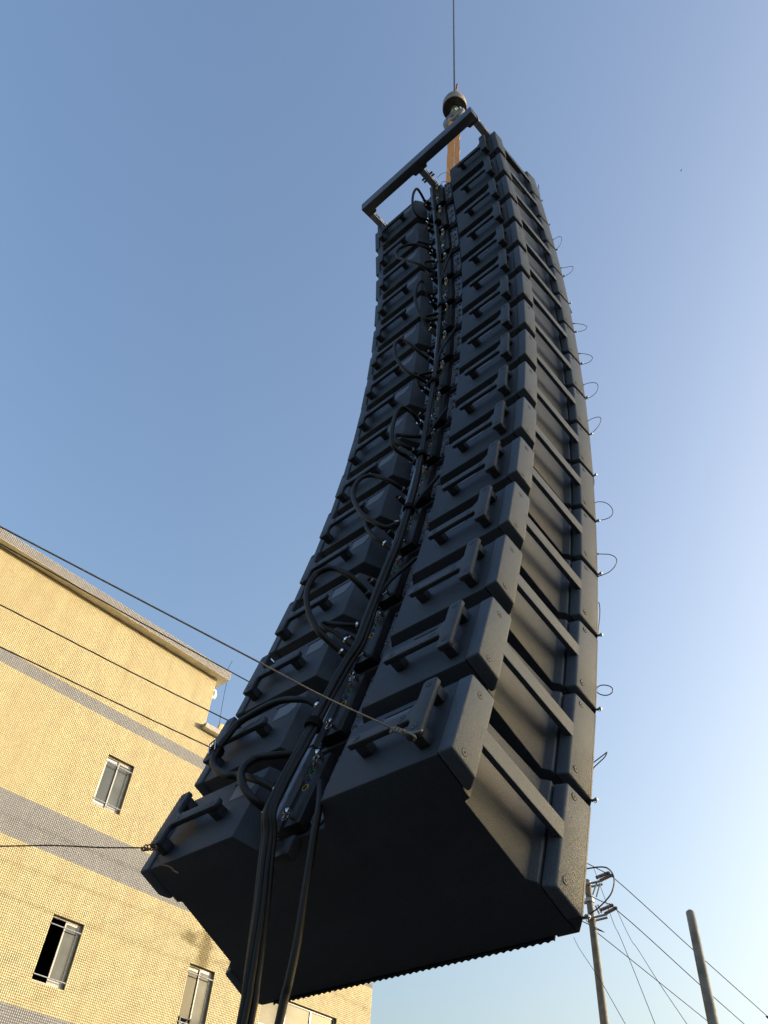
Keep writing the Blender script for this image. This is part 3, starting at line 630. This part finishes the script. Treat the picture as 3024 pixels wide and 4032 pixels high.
# ---------------------------------------------------------------- flying frame
T16 = CM[15] @ Matrix.Translation((0, -.36, .20))
ff = empty('flying_frame'); ff.matrix_world = T16
o16 = Vector((0, .36, -.20))
tag(ff, 'dark steel flying frame with long rear beam on top of the loudspeaker column', 'frame')
FR = mat('frame_paint', (.075, .088, .115), .45, .2, noise=.15, nscale=20)
m = MB(); m.box((-.602, -.775, .200), (.602, -.700, .300)); m.build('rear_beam', FR, ff, o16, bevel=.004)
m = MB(); m.box((-.602, -.02, .200), (.602, .05, .300)); m.build('front_beam', FR, ff, o16, bevel=.004)
for x in (-.515, 0, .515):
    m = MB(); w2 = .06 if x == 0 else .08
    s_ = 0 if x == 0 else math.copysign(1, x)
    x0, x1 = (x - .062, x + .062) if x == 0 else ((x, s_ * .601) if s_ > 0 else (-.601, x))
    m.extr([(x0 - (.012 if s_ >= 0 else 0), -.7005), (x1 + (.012 if s_ <= 0 else 0), -.7005), (x1, -.676), (x0, -.676)], 'z', .203, .297); m.build('gusset', FR, ff, o16, bevel=.002)
def slotted(x, y0, y1, label):
    """U-channel arm whose web is pierced by slots"""
    for s_ in (-1, 1):
        m = MB(); xa = x + s_ * .022; t_ = .004
        ys = [y0]; yy = y0 + .05
        z0, z1 = .205, .262
        m.box((xa - t_, y0, z0), (xa + t_, y1, z0 + .016)); m.box((xa - t_, y0, z1 - .016), (xa + t_, y1, z1))
        while yy < y1:
            m.box((xa - t_, yy - .05, z0 + .016), (xa + t_, yy, z1 - .016)); yy += .11
        m.build('slotted_arm', ARM, ff, o16, smooth=0)
    m = MB(); m.box((x - .018, y0, .2065), (x + .018, y1, .2115)); m.build('arm_web', ARM, ff, o16, smooth=0)
for x in (-.575, .575): slotted(x, -.700, -.02, 'arm')
slotted(0., -.700, -.02, 'arm')
for x in (-.575, 0, .575):
    m = MB(); m.box((x - .03, -.50, .155), (x + .03, -.10, .2045)); m.build('mounting_foot', STEELD, ff, o16, bevel=.003)
m = MB(); m.box((-.05, -.28, .2625), (.05, -.22, .34)); m.build('lifting_lug', STEEL, ff, o16, bevel=.004)
for y in (-.60, -.575): 
    m = MB(); m.cyl((-.055, y, .235), (.055, y, .235), .009, 10); m.build('frame_pin', STEELD, ff, o16)
pts = [cab_plane(p, 16, 1, -.50) for p in zz(1640, 660, .12056, [(680, 330), (740, 265), (840, 190), (940, 165), (1040, 200), (1110, 275)])]
inv = ff.matrix_world.inverted(); m = MB(); m.tube([tuple(inv @ Vector(p)) for p in smooth_path(pts, 5)], .0022, 6); m.build('lanyard', WIRE, ff)
pts = [cab_plane(p, 16, 1, -.50) for p in zz(1640, 660, .12056, [(790, 600), (800, 530), (840, 475), (910, 450), (980, 480), (1040, 560)])]
m = MB(); m.tube([tuple(inv @ Vector(p)) for p in smooth_path(pts, 5)], .0022, 6); m.build('lanyard', WIRE, ff)

# ---------------------------------------------------------------- hook block, rope, sling, crane
HK = at_plane((1790, 420), (0, 0, 0), (1, 0, 0)); hx, hy = HK[0], HK[1]
hz = lambda py: at_plane((1790, py), (0, hy, 0), (0, 1, 0))[2]
zt_, zb_ = hz(352), hz(432)
hb = empty('crane_hook_block', (hx, hy, zb_ - .35)); tag(hb, 'beige headache ball with dark underside and hook on the crane rope', 'hook block')
L_ = lambda z: z - (zb_ - .35)
zc0 = zb_ + .02; rb = .135
m = MB(); m.tube([(0, 0, L_(zc0)), (0, 0, L_(zc0 + .02)), (0, 0, L_(zc0 + .16)), (0, 0, L_(zc0 + .26)), (0, 0, L_(zc0 + .32)), (0, 0, L_(zc0 + .35))], [rb, rb, rb, rb * .86, rb * .55, rb * .2], 28); m.build('weight', BLOCKP, hb)
m = MB(); m.tube([(0, 0, L_(zc0 - .006)), (0, 0, L_(zc0 + .004))], rb * .95, 28); m.build('underside_plate', BLOCKD, hb)
for i in range(6):
    a_ = i * math.pi / 3 + .3; m = MB(); m.tube([(.1 * math.cos(a_), .1 * math.sin(a_), L_(zc0 - .022)), (.1 * math.cos(a_), .1 * math.sin(a_), L_(zc0))], .014, 8); m.build('bolt', STEELD, hb)
m = MB(); m.box((-.02, -.05, L_(zc0 + .33)), (.055, .02, L_(zc0 + .50))); m.tube([(0, 0, L_(zc0 + .3)), (.01, 0, L_(zc0 + .55))], [.045, .02], 8); m.tube([(.01, 0, L_(zc0 + .45)), (.06, -.02, L_(zc0 + .74))], .014, 6); m.build('rope_wedge', RUST, hb, bevel=.008)
m = MB(); m.tube([(0, 0, L_(zc0 - .10)), (0, 0, L_(zc0))], [.032, .045], 14); m.build('swivel_shank', HOOKM, hb)
# hook drawn in the plane facing the sling
hp = [(0, .0, -.10), (-.02, 0, -.16), (-.075, 0, -.21), (-.105, 0, -.28), (-.085, 0, -.36), (-.02, 0, -.41), (.055, 0, -.39), (.10, 0, -.32), (.115, 0, -.25)]
hr = [.03, .036, .042, .048, .052, .050, .044, .034, .012]
hp = smooth_path([(x, y, L_(zc0) + z) for x, y, z in hp], 4); hrr = list(np.interp(np.linspace(0, 8, len(hp)), range(9), hr))
m = MB(); m.tube(hp, hrr, 12); m.build('hook', HOOKM, hb)
m = MB(); m.box((-.01, -.028, L_(zc0 - .22)), (.10, .028, L_(zc0 - .19))); m.box((-.03, -.04, L_(zc0 - .17)), (.04, .04, L_(zc0 - .13))); m.build('safety_latch', LATCH, hb, bevel=.005)
ztop = 34.
m = MB(); m.tube([(hx, hy, zc0 + .36), (hx, hy, 20), (hx, hy, ztop)], .0105, 8); tag(m.build('crane_rope', ROPED), 'thin dark steel hoist rope rising straight up from the hook block', 'rope')
lug = ff.matrix_world @ (o16 + Vector((0, -.25, .33)))
for i, (dx, dy, lab) in enumerate(((-.024, -.01, 'tan webbing sling leg on the left under the crane hook'), (.036, -.006, 'tan webbing sling leg on the right under the crane hook'))):
    m = MB(); ax = Vector((math.cos(R(38)), math.sin(R(38)), 0)); top = Vector((hx, hy + dy, zc0 - .335)) + ax * dx; bot = Vector((lug.x, lug.y + dy, lug.z - .02)) + ax * dx
    n_ = 16; vs = []; wd_ = .034 if i == 0 else .025
    nz = Vector((-ax.y, ax.x, 0))
    for q in range(n_ + 1):
        c = top.lerp(bot, q / n_); j = .0025 * math.sin(q * 1.9 + i)
        for s1, s2 in ((-1, -1), (1, -1), (1, 1), (-1, 1)): vs.append(tuple(c + ax * (s1 * wd_ + j) + nz * (s2 * .006 + j)))
    fs = [(q * 4 + a_, q * 4 + (a_ + 1) % 4, q * 4 + 4 + (a_ + 1) % 4, q * 4 + 4 + a_) for q in range(n_) for a_ in range(4)] + [(3, 2, 1, 0), tuple(n_ * 4 + a_ for a_ in range(4))]
    m.add(vs, fs); tag(m.build('lifting_sling', SLING, smooth=0), lab, 'sling', 'sling legs under the hook')
cr = empty('mobile_crane', (13., -14., 0)); tag(cr, 'mobile crane standing behind the camera and holding the rope', 'crane')
CRM = mat('crane_yellow', (.62, .42, .06), .45, noise=.15, nscale=4)
m = MB(); m.box((-1.3, -5.5, .7), (1.3, 3.5, 1.5)); m.box((-1.2, -1.4, 1.5), (1.2, 1.4, 2.9)); m.build('carrier', CRM, cr, bevel=.05)
m = MB(); m.box((-1.2, 3.5, .8), (1.2, 5.4, 2.9)); m.build('cab', CRM, cr, bevel=.12)
for y in (-4.2, -2.9, 2.0, 4.4):
    for s_ in (-1, 1):
        m = MB(); m.tube([(s_ * .95, y, .52), (s_ * 1.3, y, .52)], .52, 20); m.build('wheel', RUBBER, cr)
A = np.array([0, 0, 2.6]); B = np.array([hx - 13., hy + 14., ztop + .3])
m = MB(); m.tube([A, ext(A, B, .4), ext(A, B, .4), ext(A, B, .7), ext(A, B, .7), B], [.38, .38, .31, .31, .24, .24], 4); m.build('boom', CRM, cr, smooth=0)
m = MB(); Bz = B; m.tube([(Bz[0] - .1, Bz[1], Bz[2]), (Bz[0] + .1, Bz[1], Bz[2])], .3, 18); m.build('sheave', STEELD, cr)

# ---------------------------------------------------------------- cables down the back
SP = [project(CM[k] @ Vector((-.03, -.57, 0))) for k in range(16)]
def near_k(p):
    return 1 + min(range(16), key=lambda i: abs(SP[i][1] - p[1]))
def spine_pt(p, y=-.56):
    k = near_k(p); 
    # blend neighbouring cabinets so the run stays smooth
    best = sorted(range(16), key=lambda i: abs(SP[i][1] - p[1]))[:2]
    w = [1 / (abs(SP[i][1] - p[1]) + 1) for i in best]; s = sum(w)
    return sum(cab_plane(p, i + 1, 1, y) * (wi / s) for i, wi in zip(best, w))
BUN = [(1716, 770), (1728, 880), (1738, 1000), (1744, 1110), (1745, 1210), (1740, 1310), (1730, 1410), (1716, 1510), (1698, 1620), (1681, 1720), (1668, 1800), (1648, 1900), (1618, 2010), (1574, 2150), (1537, 2235), (1505, 2318), (1461, 2434), (1421, 2542), (1372, 2620), (1300, 2752), (1246, 2860), (1200, 2951), (1151, 3040), (1103, 3135), (1072, 3212)]
def hang(px_list, y):
    return [at_plane(p, (0, y, 0), (0, 1, 0)) for p in px_list]
B3 = [spine_pt(p) for p in BUN]
tail_px = [(1060, 3290), (1046, 3400), (1030, 3560), (1008, 3720), (985, 3880), (962, 4032)]
yl = B3[-1][1]
tail = hang(tail_px, yl)
tail += [tail[-1] + np.array([-.01, -.02, -.45]), tail[-1] + np.array([.0, -.08, -1.0]), tail[-1] + np.array([.1, -.4, -(tail[-1][2] - .03)]), tail[-1] + np.array([.9, -1.4, -(tail[-1][2] - .015)])]
axis_r = np.array([1., 0, 0])
starts = [0, 2, 5, 8, 11, 14, 0]
offs = [(-.014, -.003), (-.003, -.010), (.008, -.004), (-.008, .009), (.004, .009), (.014, .007), (-.021, .008)]
CN = ['leftmost thick black cable of the bundle down the array back', 'foremost black cable of the bundle hanging below the array', 'black cable joining the bundle near the upper third of the array', 'black cable joining the bundle halfway down the array', 'black cable joining the bundle below the middle of the array', 'black cable joining the bundle low on the array', 'thin black cable running along the left edge of the bundle']
for i, (s0, (ox, oy)) in enumerate(zip(starts, offs)):
    pts = [np.array(p) for p in B3[s0:]] + [np.array(p) for p in tail]
    Q = []
    for j, p in enumerate(pts):
        tw = .35 * math.sin(j * .55 + i * 1.3); c, s = math.cos(tw), math.sin(tw)
        Q.append(p + np.array([ox * c - oy * s, ox * s + oy * c, 0]) + np.array([0, -.012 if j < len(pts) - 10 else 0, 0]))
    if s0 > 0:
        Q[0] = Q[0] + np.array([.07, .06, .04]); 
    m = MB(); m.tube(smooth_path(Q, 4), (.0086 if i < 6 else .005), 10); tag(m.build('bundle_cable', RUBBER), CN[i], 'cable', 'cables bundled down the back of the array')
# single cable hanging right of the bundle
px2 = [(1262, 3080), (1258, 3170), (1240, 3270), (1222, 3380), (1200, 3520), (1172, 3700), (1136, 3870), (1098, 4032)]
c2 = [cab_plane(px2[0], 1, 1, -.52), cab_plane(px2[1], 1, 1, -.53)] + hang(px2[2:], yl + .02)
c2 += [c2[-1] + np.array([-.02, -.03, -.45]), c2[-1] + np.array([.0, -.1, -1.]), c2[-1] + np.array([.2, -.4, -(c2[-1][2] - .02)]), c2[-1] + np.array([1.1, -1.2, -(c2[-1][2] - .014)])]
m = MB(); m.tube(smooth_path(c2, 5), .0105, 10); tag(m.build('hanging_cable', RUBBER), 'single thick black cable hanging to the right of the main bundle', 'cable')
# velcro straps round the bundle
for i, (py, ln) in enumerate(((890, 10), (1190, 11), (1505, 10), (1790, 13), (1975, 13), (2860, 12))):
    j = min(range(len(BUN)), key=lambda q: abs(BUN[q][1] - py)); c = np.array(B3[j]) + np.array([0, -.012, 0]); d_ = np.array(B3[min(j + 1, len(B3) - 1)]) - np.array(B3[j - 1]); d_ /= np.linalg.norm(d_)
    m = MB(); m.tube([c - d_ * .014, c + d_ * .014], .028, 14); tag(m.build('cable_strap', VELCRO), '%s black strap around the cable bundle counted from the top' % ['first', 'second', 'third', 'fourth', 'fifth', 'sixth'][i], 'strap', 'straps around the cable bundle')
# jumper loops
J = [
 ('topmost jumper loop rising above the top of the left half', zz(1400, 700, .24111, [(1140, 400), (1060, 250), (1000, 180), (945, 260), (930, 420), (960, 550), (1040, 640), (1180, 690)]), .16, .0105),
 ('wide jumper loop reaching far left below the top cabinets', zz(1400, 700, .24111, [(1240, 1210), (1150, 1140), (1000, 1090), (850, 1100), (720, 1150), (660, 1220), (690, 1290), (800, 1340), (950, 1380), (1080, 1430), (1180, 1500), (1270, 1540)]), .20, .0105),
 ('short jumper bend beside the wide upper loop', zz(1400, 700, .24111, [(1320, 1365), (1200, 1360), (1130, 1380), (1115, 1420), (1150, 1490), (1230, 1590), (1275, 1640)]), .06, .0105),
 ('tall narrow jumper loop at the thirteenth cabinet', zz(1300, 700, .36166, [(1110, 1350), (1060, 1260), (1020, 1150), (985, 1125), (950, 1170), (925, 1280), (940, 1390), (985, 1490), (1080, 1550), (1170, 1540)]), .16, .0105),
 ('short jumper bend at the eleventh cabinet', zz(1200, 1200, .36166, [(1460, 98), (1390, 108), (1310, 130), (1280, 160), (1310, 205), (1375, 268)]), .06, .0105),
 ('long teardrop jumper loop in front of the tenth cabinet', zz(1200, 1200, .36166, [(1352, 598), (1240, 510), (1150, 430), (1060, 380), (1000, 400), (978, 460), (990, 560), (1040, 650), (1120, 730), (1230, 790), (1318, 845)]), .20, .0105),
 ('short jumper bend at the ninth cabinet', zz(1200, 1200, .36166, [(1400, 735), (1300, 750), (1235, 775), (1218, 820), (1250, 880), (1300, 925)]), .06, .0105),
 ('tall rounded jumper loop at the eighth cabinet', zz(1200, 1200, .36166, [(1245, 1280), (1180, 1190), (1100, 1130), (1040, 1125), (990, 1200), (960, 1310), (945, 1420), (960, 1520), (1010, 1590), (1090, 1640), (1160, 1690)]), .18, .0115),
 ('flat hairpin jumper at the seventh cabinet', zz(1550, 1500, .30139, [(380, 725), (200, 720), (70, 704), (20, 725), (40, 780), (130, 840), (245, 905)]), .09, .0115),
 ('broad jumper loop with a buckle across the sixth cabinet', zz(1300, 1500, .66305, [(432, 645), (350, 592), (250, 562), (180, 580), (140, 640), (140, 700), (180, 780), (250, 830), (330, 872), (415, 845)]), .18, .0115),
 ('small jumper bend at the fifth cabinet', zz(1300, 1500, .66305, [(400, 846), (330, 868), (262, 842), (218, 836), (222, 880), (270, 930), (330, 968)]), .06, .0115),
 ('big round jumper loop in front of the fourth cabinet', zz(900, 2000, .36166, [(1505, 925), (1400, 810), (1300, 725), (1180, 668), (1080, 660), (960, 720), (880, 830), (850, 950), (860, 1080), (900, 1210), (980, 1340), (1080, 1440), (1230, 1570)]), .17, .0125),
 ('thin hairpin jumper under the fourth cabinet', zz(900, 2000, .36166, [(1405, 1282), (1250, 1270), (1100, 1255), (1040, 1250), (1018, 1275), (1060, 1312), (1150, 1352), (1290, 1445)]), .07, .0095),
 ('long sweeping jumper arching over to the left rear handle', zz(700, 2450, .36166, [(1525, 915), (1420, 852), (1300, 840), (1150, 850), (1000, 900), (800, 1010), (650, 1110), (550, 1230), (470, 1330), (408, 1440), (385, 1510), (405, 1580), (470, 1635), (560, 1668)]) + zz(540, 2900, .42194, [(950, 362), (1100, 400), (1200, 442), (1300, 505)]), .10, .0125),
 ('lowest jumper loop curling below the sweeping one', zz(540, 2900, .42194, [(1490, 162), (1300, 174), (1120, 200), (1020, 260), (972, 340), (980, 430), (1020, 510), (1100, 600), (1205, 680)]), .09, .0125),
]
for lab, px, bul, rr in J:
    n_ = len(px); P3 = []
    for i, p in enumerate(px):
        t_ = i / (n_ - 1); y = -.535 - bul * math.sin(math.pi * t_) ** .8
        P3.append(spine_pt(p, y))
    root = MB(); root.tube(smooth_path(P3, 5), rr, 10)
    o = root.build('jumper_cable', RUBBER); tag(o, lab + ' of the array', 'cable', 'jumper cables on the back of the array')
    for e0, e1 in ((P3[0], P3[1]), (P3[-1], P3[-2])):
        d_ = (e0 - e1) / np.linalg.norm(e0 - e1)
        m = MB(); m.tube([e0 - d_ * .006, e0 + d_ * .002], .0155, 14, 0); m.tube([e0 + d_ * .002, e0 + d_ * .045], .0140, 14, 1); m.tube([e0 + d_ * .045, e0 + d_ * .062], .0165, 14, 1)
        m.build('cable_plug', [ZINC, RUBBER], o)
# buckle strap on the sweeping jumper
c = spine_pt((700 + 430 * .36166, 2450 + 1400 * .36166), -.63)
m = MB(); m.tube([(c[0] - .012, c[1] - .0, c[2] + .01), (c[0] + .012, c[1], c[2] - .01)], .022, 10); bk = m.build('buckle_strap', VELCRO)
m = MB(); m.tube([c + np.array(q) for q in ((-.02, -.024, .02), (.012, -.024, .03), (.02, -.024, -.012), (-.012, -.024, -.022), (-.02, -.024, .02))], .0028, 6); m.build('buckle', ZINC, bk)
tag(bk, 'black strap with metal buckle holding the sweeping jumper to the left handle', 'strap')
# ---------------------------------------------------------------- tag lines
def twist(a, b, n=5, r=.012):
    a, b = np.array(a), np.array(b); d_ = b - a; L = np.linalg.norm(d_); d_ /= L; u_ = np.cross(d_, [0, 0, 1.]); u_ /= np.linalg.norm(u_); v_ = np.cross(d_, u_)
    return [a + d_ * L * t_ + r * (u_ * math.cos(t_ * n * 6.28) + v_ * math.sin(t_ * n * 6.28)) for t_ in np.linspace(0, 1, n * 8)]
K = lambda p: cab_plane(p, 1, 1, -.612)
z1 = lambda pts: zz(1200, 2600, .36166, pts)
A = K(z1([(960, 742)])[0]); hd = K(z1([(1160, 800)])[0])
dA = np.linalg.norm(A - CAM)
def at_range(p, d_): r_ = ray(p); return CAM + r_ / np.linalg.norm(r_) * d_
px = [(0, 2073), (500, 2335), (1000, 2597), (1270, 2740)]
P3 = [at_range(p, dA * f_) for p, f_ in zip(px, (1.0, .97, .96, .97))]
P3 = [ext(P3[1], P3[0], 4.)] + P3 + [A]
tl = MB(); tl.tube(smooth_path(P3, 6), .0023, 8)
t1 = tl.build('tag_line', ROPE)
m = MB(); m.tube(smooth_path([K(p) for p in z1([(925, 790), (948, 778), (940, 745), (960, 735), (985, 760), (1010, 775)])], 4), .0034, 8)
m.tube(twist(A, K(z1([(1090, 790)])[0]), 4, .006), .0032, 7)
m.tube(smooth_path([K(z1([(1080, 780)])[0])] + [cab_plane(p, 1, 1, y) for p, y in zip(z1([(1140, 790), (1185, 815), (1205, 850), (1195, 868)]), (-.614, -.614, -.606, -.59))], 4), .0034, 8)
m.tube(smooth_path([cab_plane(p, 1, 1, -.61) for p in z1([(1030, 775), (1120, 795), (1200, 785), (1280, 762)])], 4), .0030, 8); m.build('knot', ROPE, t1)
tag(t1, 'pale wire tag line crossing the array to a knot on the right lower handle', 'rope')
KL = lambda p: cab_plane(p, 1, 1, -.608)
za = lambda pts: zz(540, 2900, .42194, pts)
A2 = KL(za([(60, 1040)])[0]); d2 = np.linalg.norm(A2 - CAM)
px = [(0, 3332), (200, 3329), (400, 3337), (530, 3338)]
P3 = [at_range(p, d2 * f_) for p, f_ in zip(px, (1.05, 1.03, 1.01, 1.0))]; P3 = [ext(P3[1], P3[0], 8.)] + P3 + [A2]
tl = MB(); tl.tube(smooth_path(P3, 6), .0024, 8); RW = mat('rusty_wire', (.16, .09, .05), .7, .2, noise=.3, nscale=80)
t2 = tl.build('tag_line', RW); m = MB(); m.tube(twist(A2, KL(za([(150, 1030)])[0]), 3, .009), .0024, 7); m.tube(smooth_path([KL(p) for p in za([(45, 1060), (60, 1030), (110, 1050), (165, 1020), (185, 1040), (150, 1060), (80, 1055), (45, 1065)])], 4), .0024, 7)
m.tube(smooth_path([cab_plane(p, 1, 1, y) for p, y in zip(za([(170, 1040), (185, 1090), (190, 1150), (215, 1195), (270, 1205), (320, 1225), (340, 1250), (385, 1275)]), (-.60, -.585, -.57, -.56, -.555, -.55, -.55, -.55))], 4), .0022, 7); m.build('knot', RW, t2)
tag(t2, 'rusty thin wire tag line from the left tied to the left lower handle', 'rope')

# ---------------------------------------------------------------- a bird high up on the right
BP = at_dist((2682, 671), 34.)
br = empty('bird', tuple(BP), (0, 0, R(50))); br.scale = (.5, .5, .5); tag(br, 'tiny dark bird high in the sky right of the array', 'bird')
BM = mat('bird_plumage', (.05, .045, .04), .8)
m = MB(); m.tube([(-.13, 0, 0), (-.07, 0, .01), (0, 0, .015), (.07, 0, .012), (.11, 0, .02), (.14, 0, .015)], [.008, .024, .034, .026, .022, .004], 8); m.build('body', BM, br)
for sg in (-1, 1):
    m = MB(); m.add([(.06, sg * .02, .02), (-.05, sg * .02, .02), (-.06, sg * .13, .05), (.0, sg * .22, .04), (.06, sg * .12, .055)], [(0, 1, 2, 3, 4)]); m.add([(.06, sg * .02, .026), (-.05, sg * .02, .026), (-.06, sg * .13, .054), (.0, sg * .22, .041), (.06, sg * .12, .060)], [(4, 3, 2, 1, 0)]); m.build('wing', BM, br)
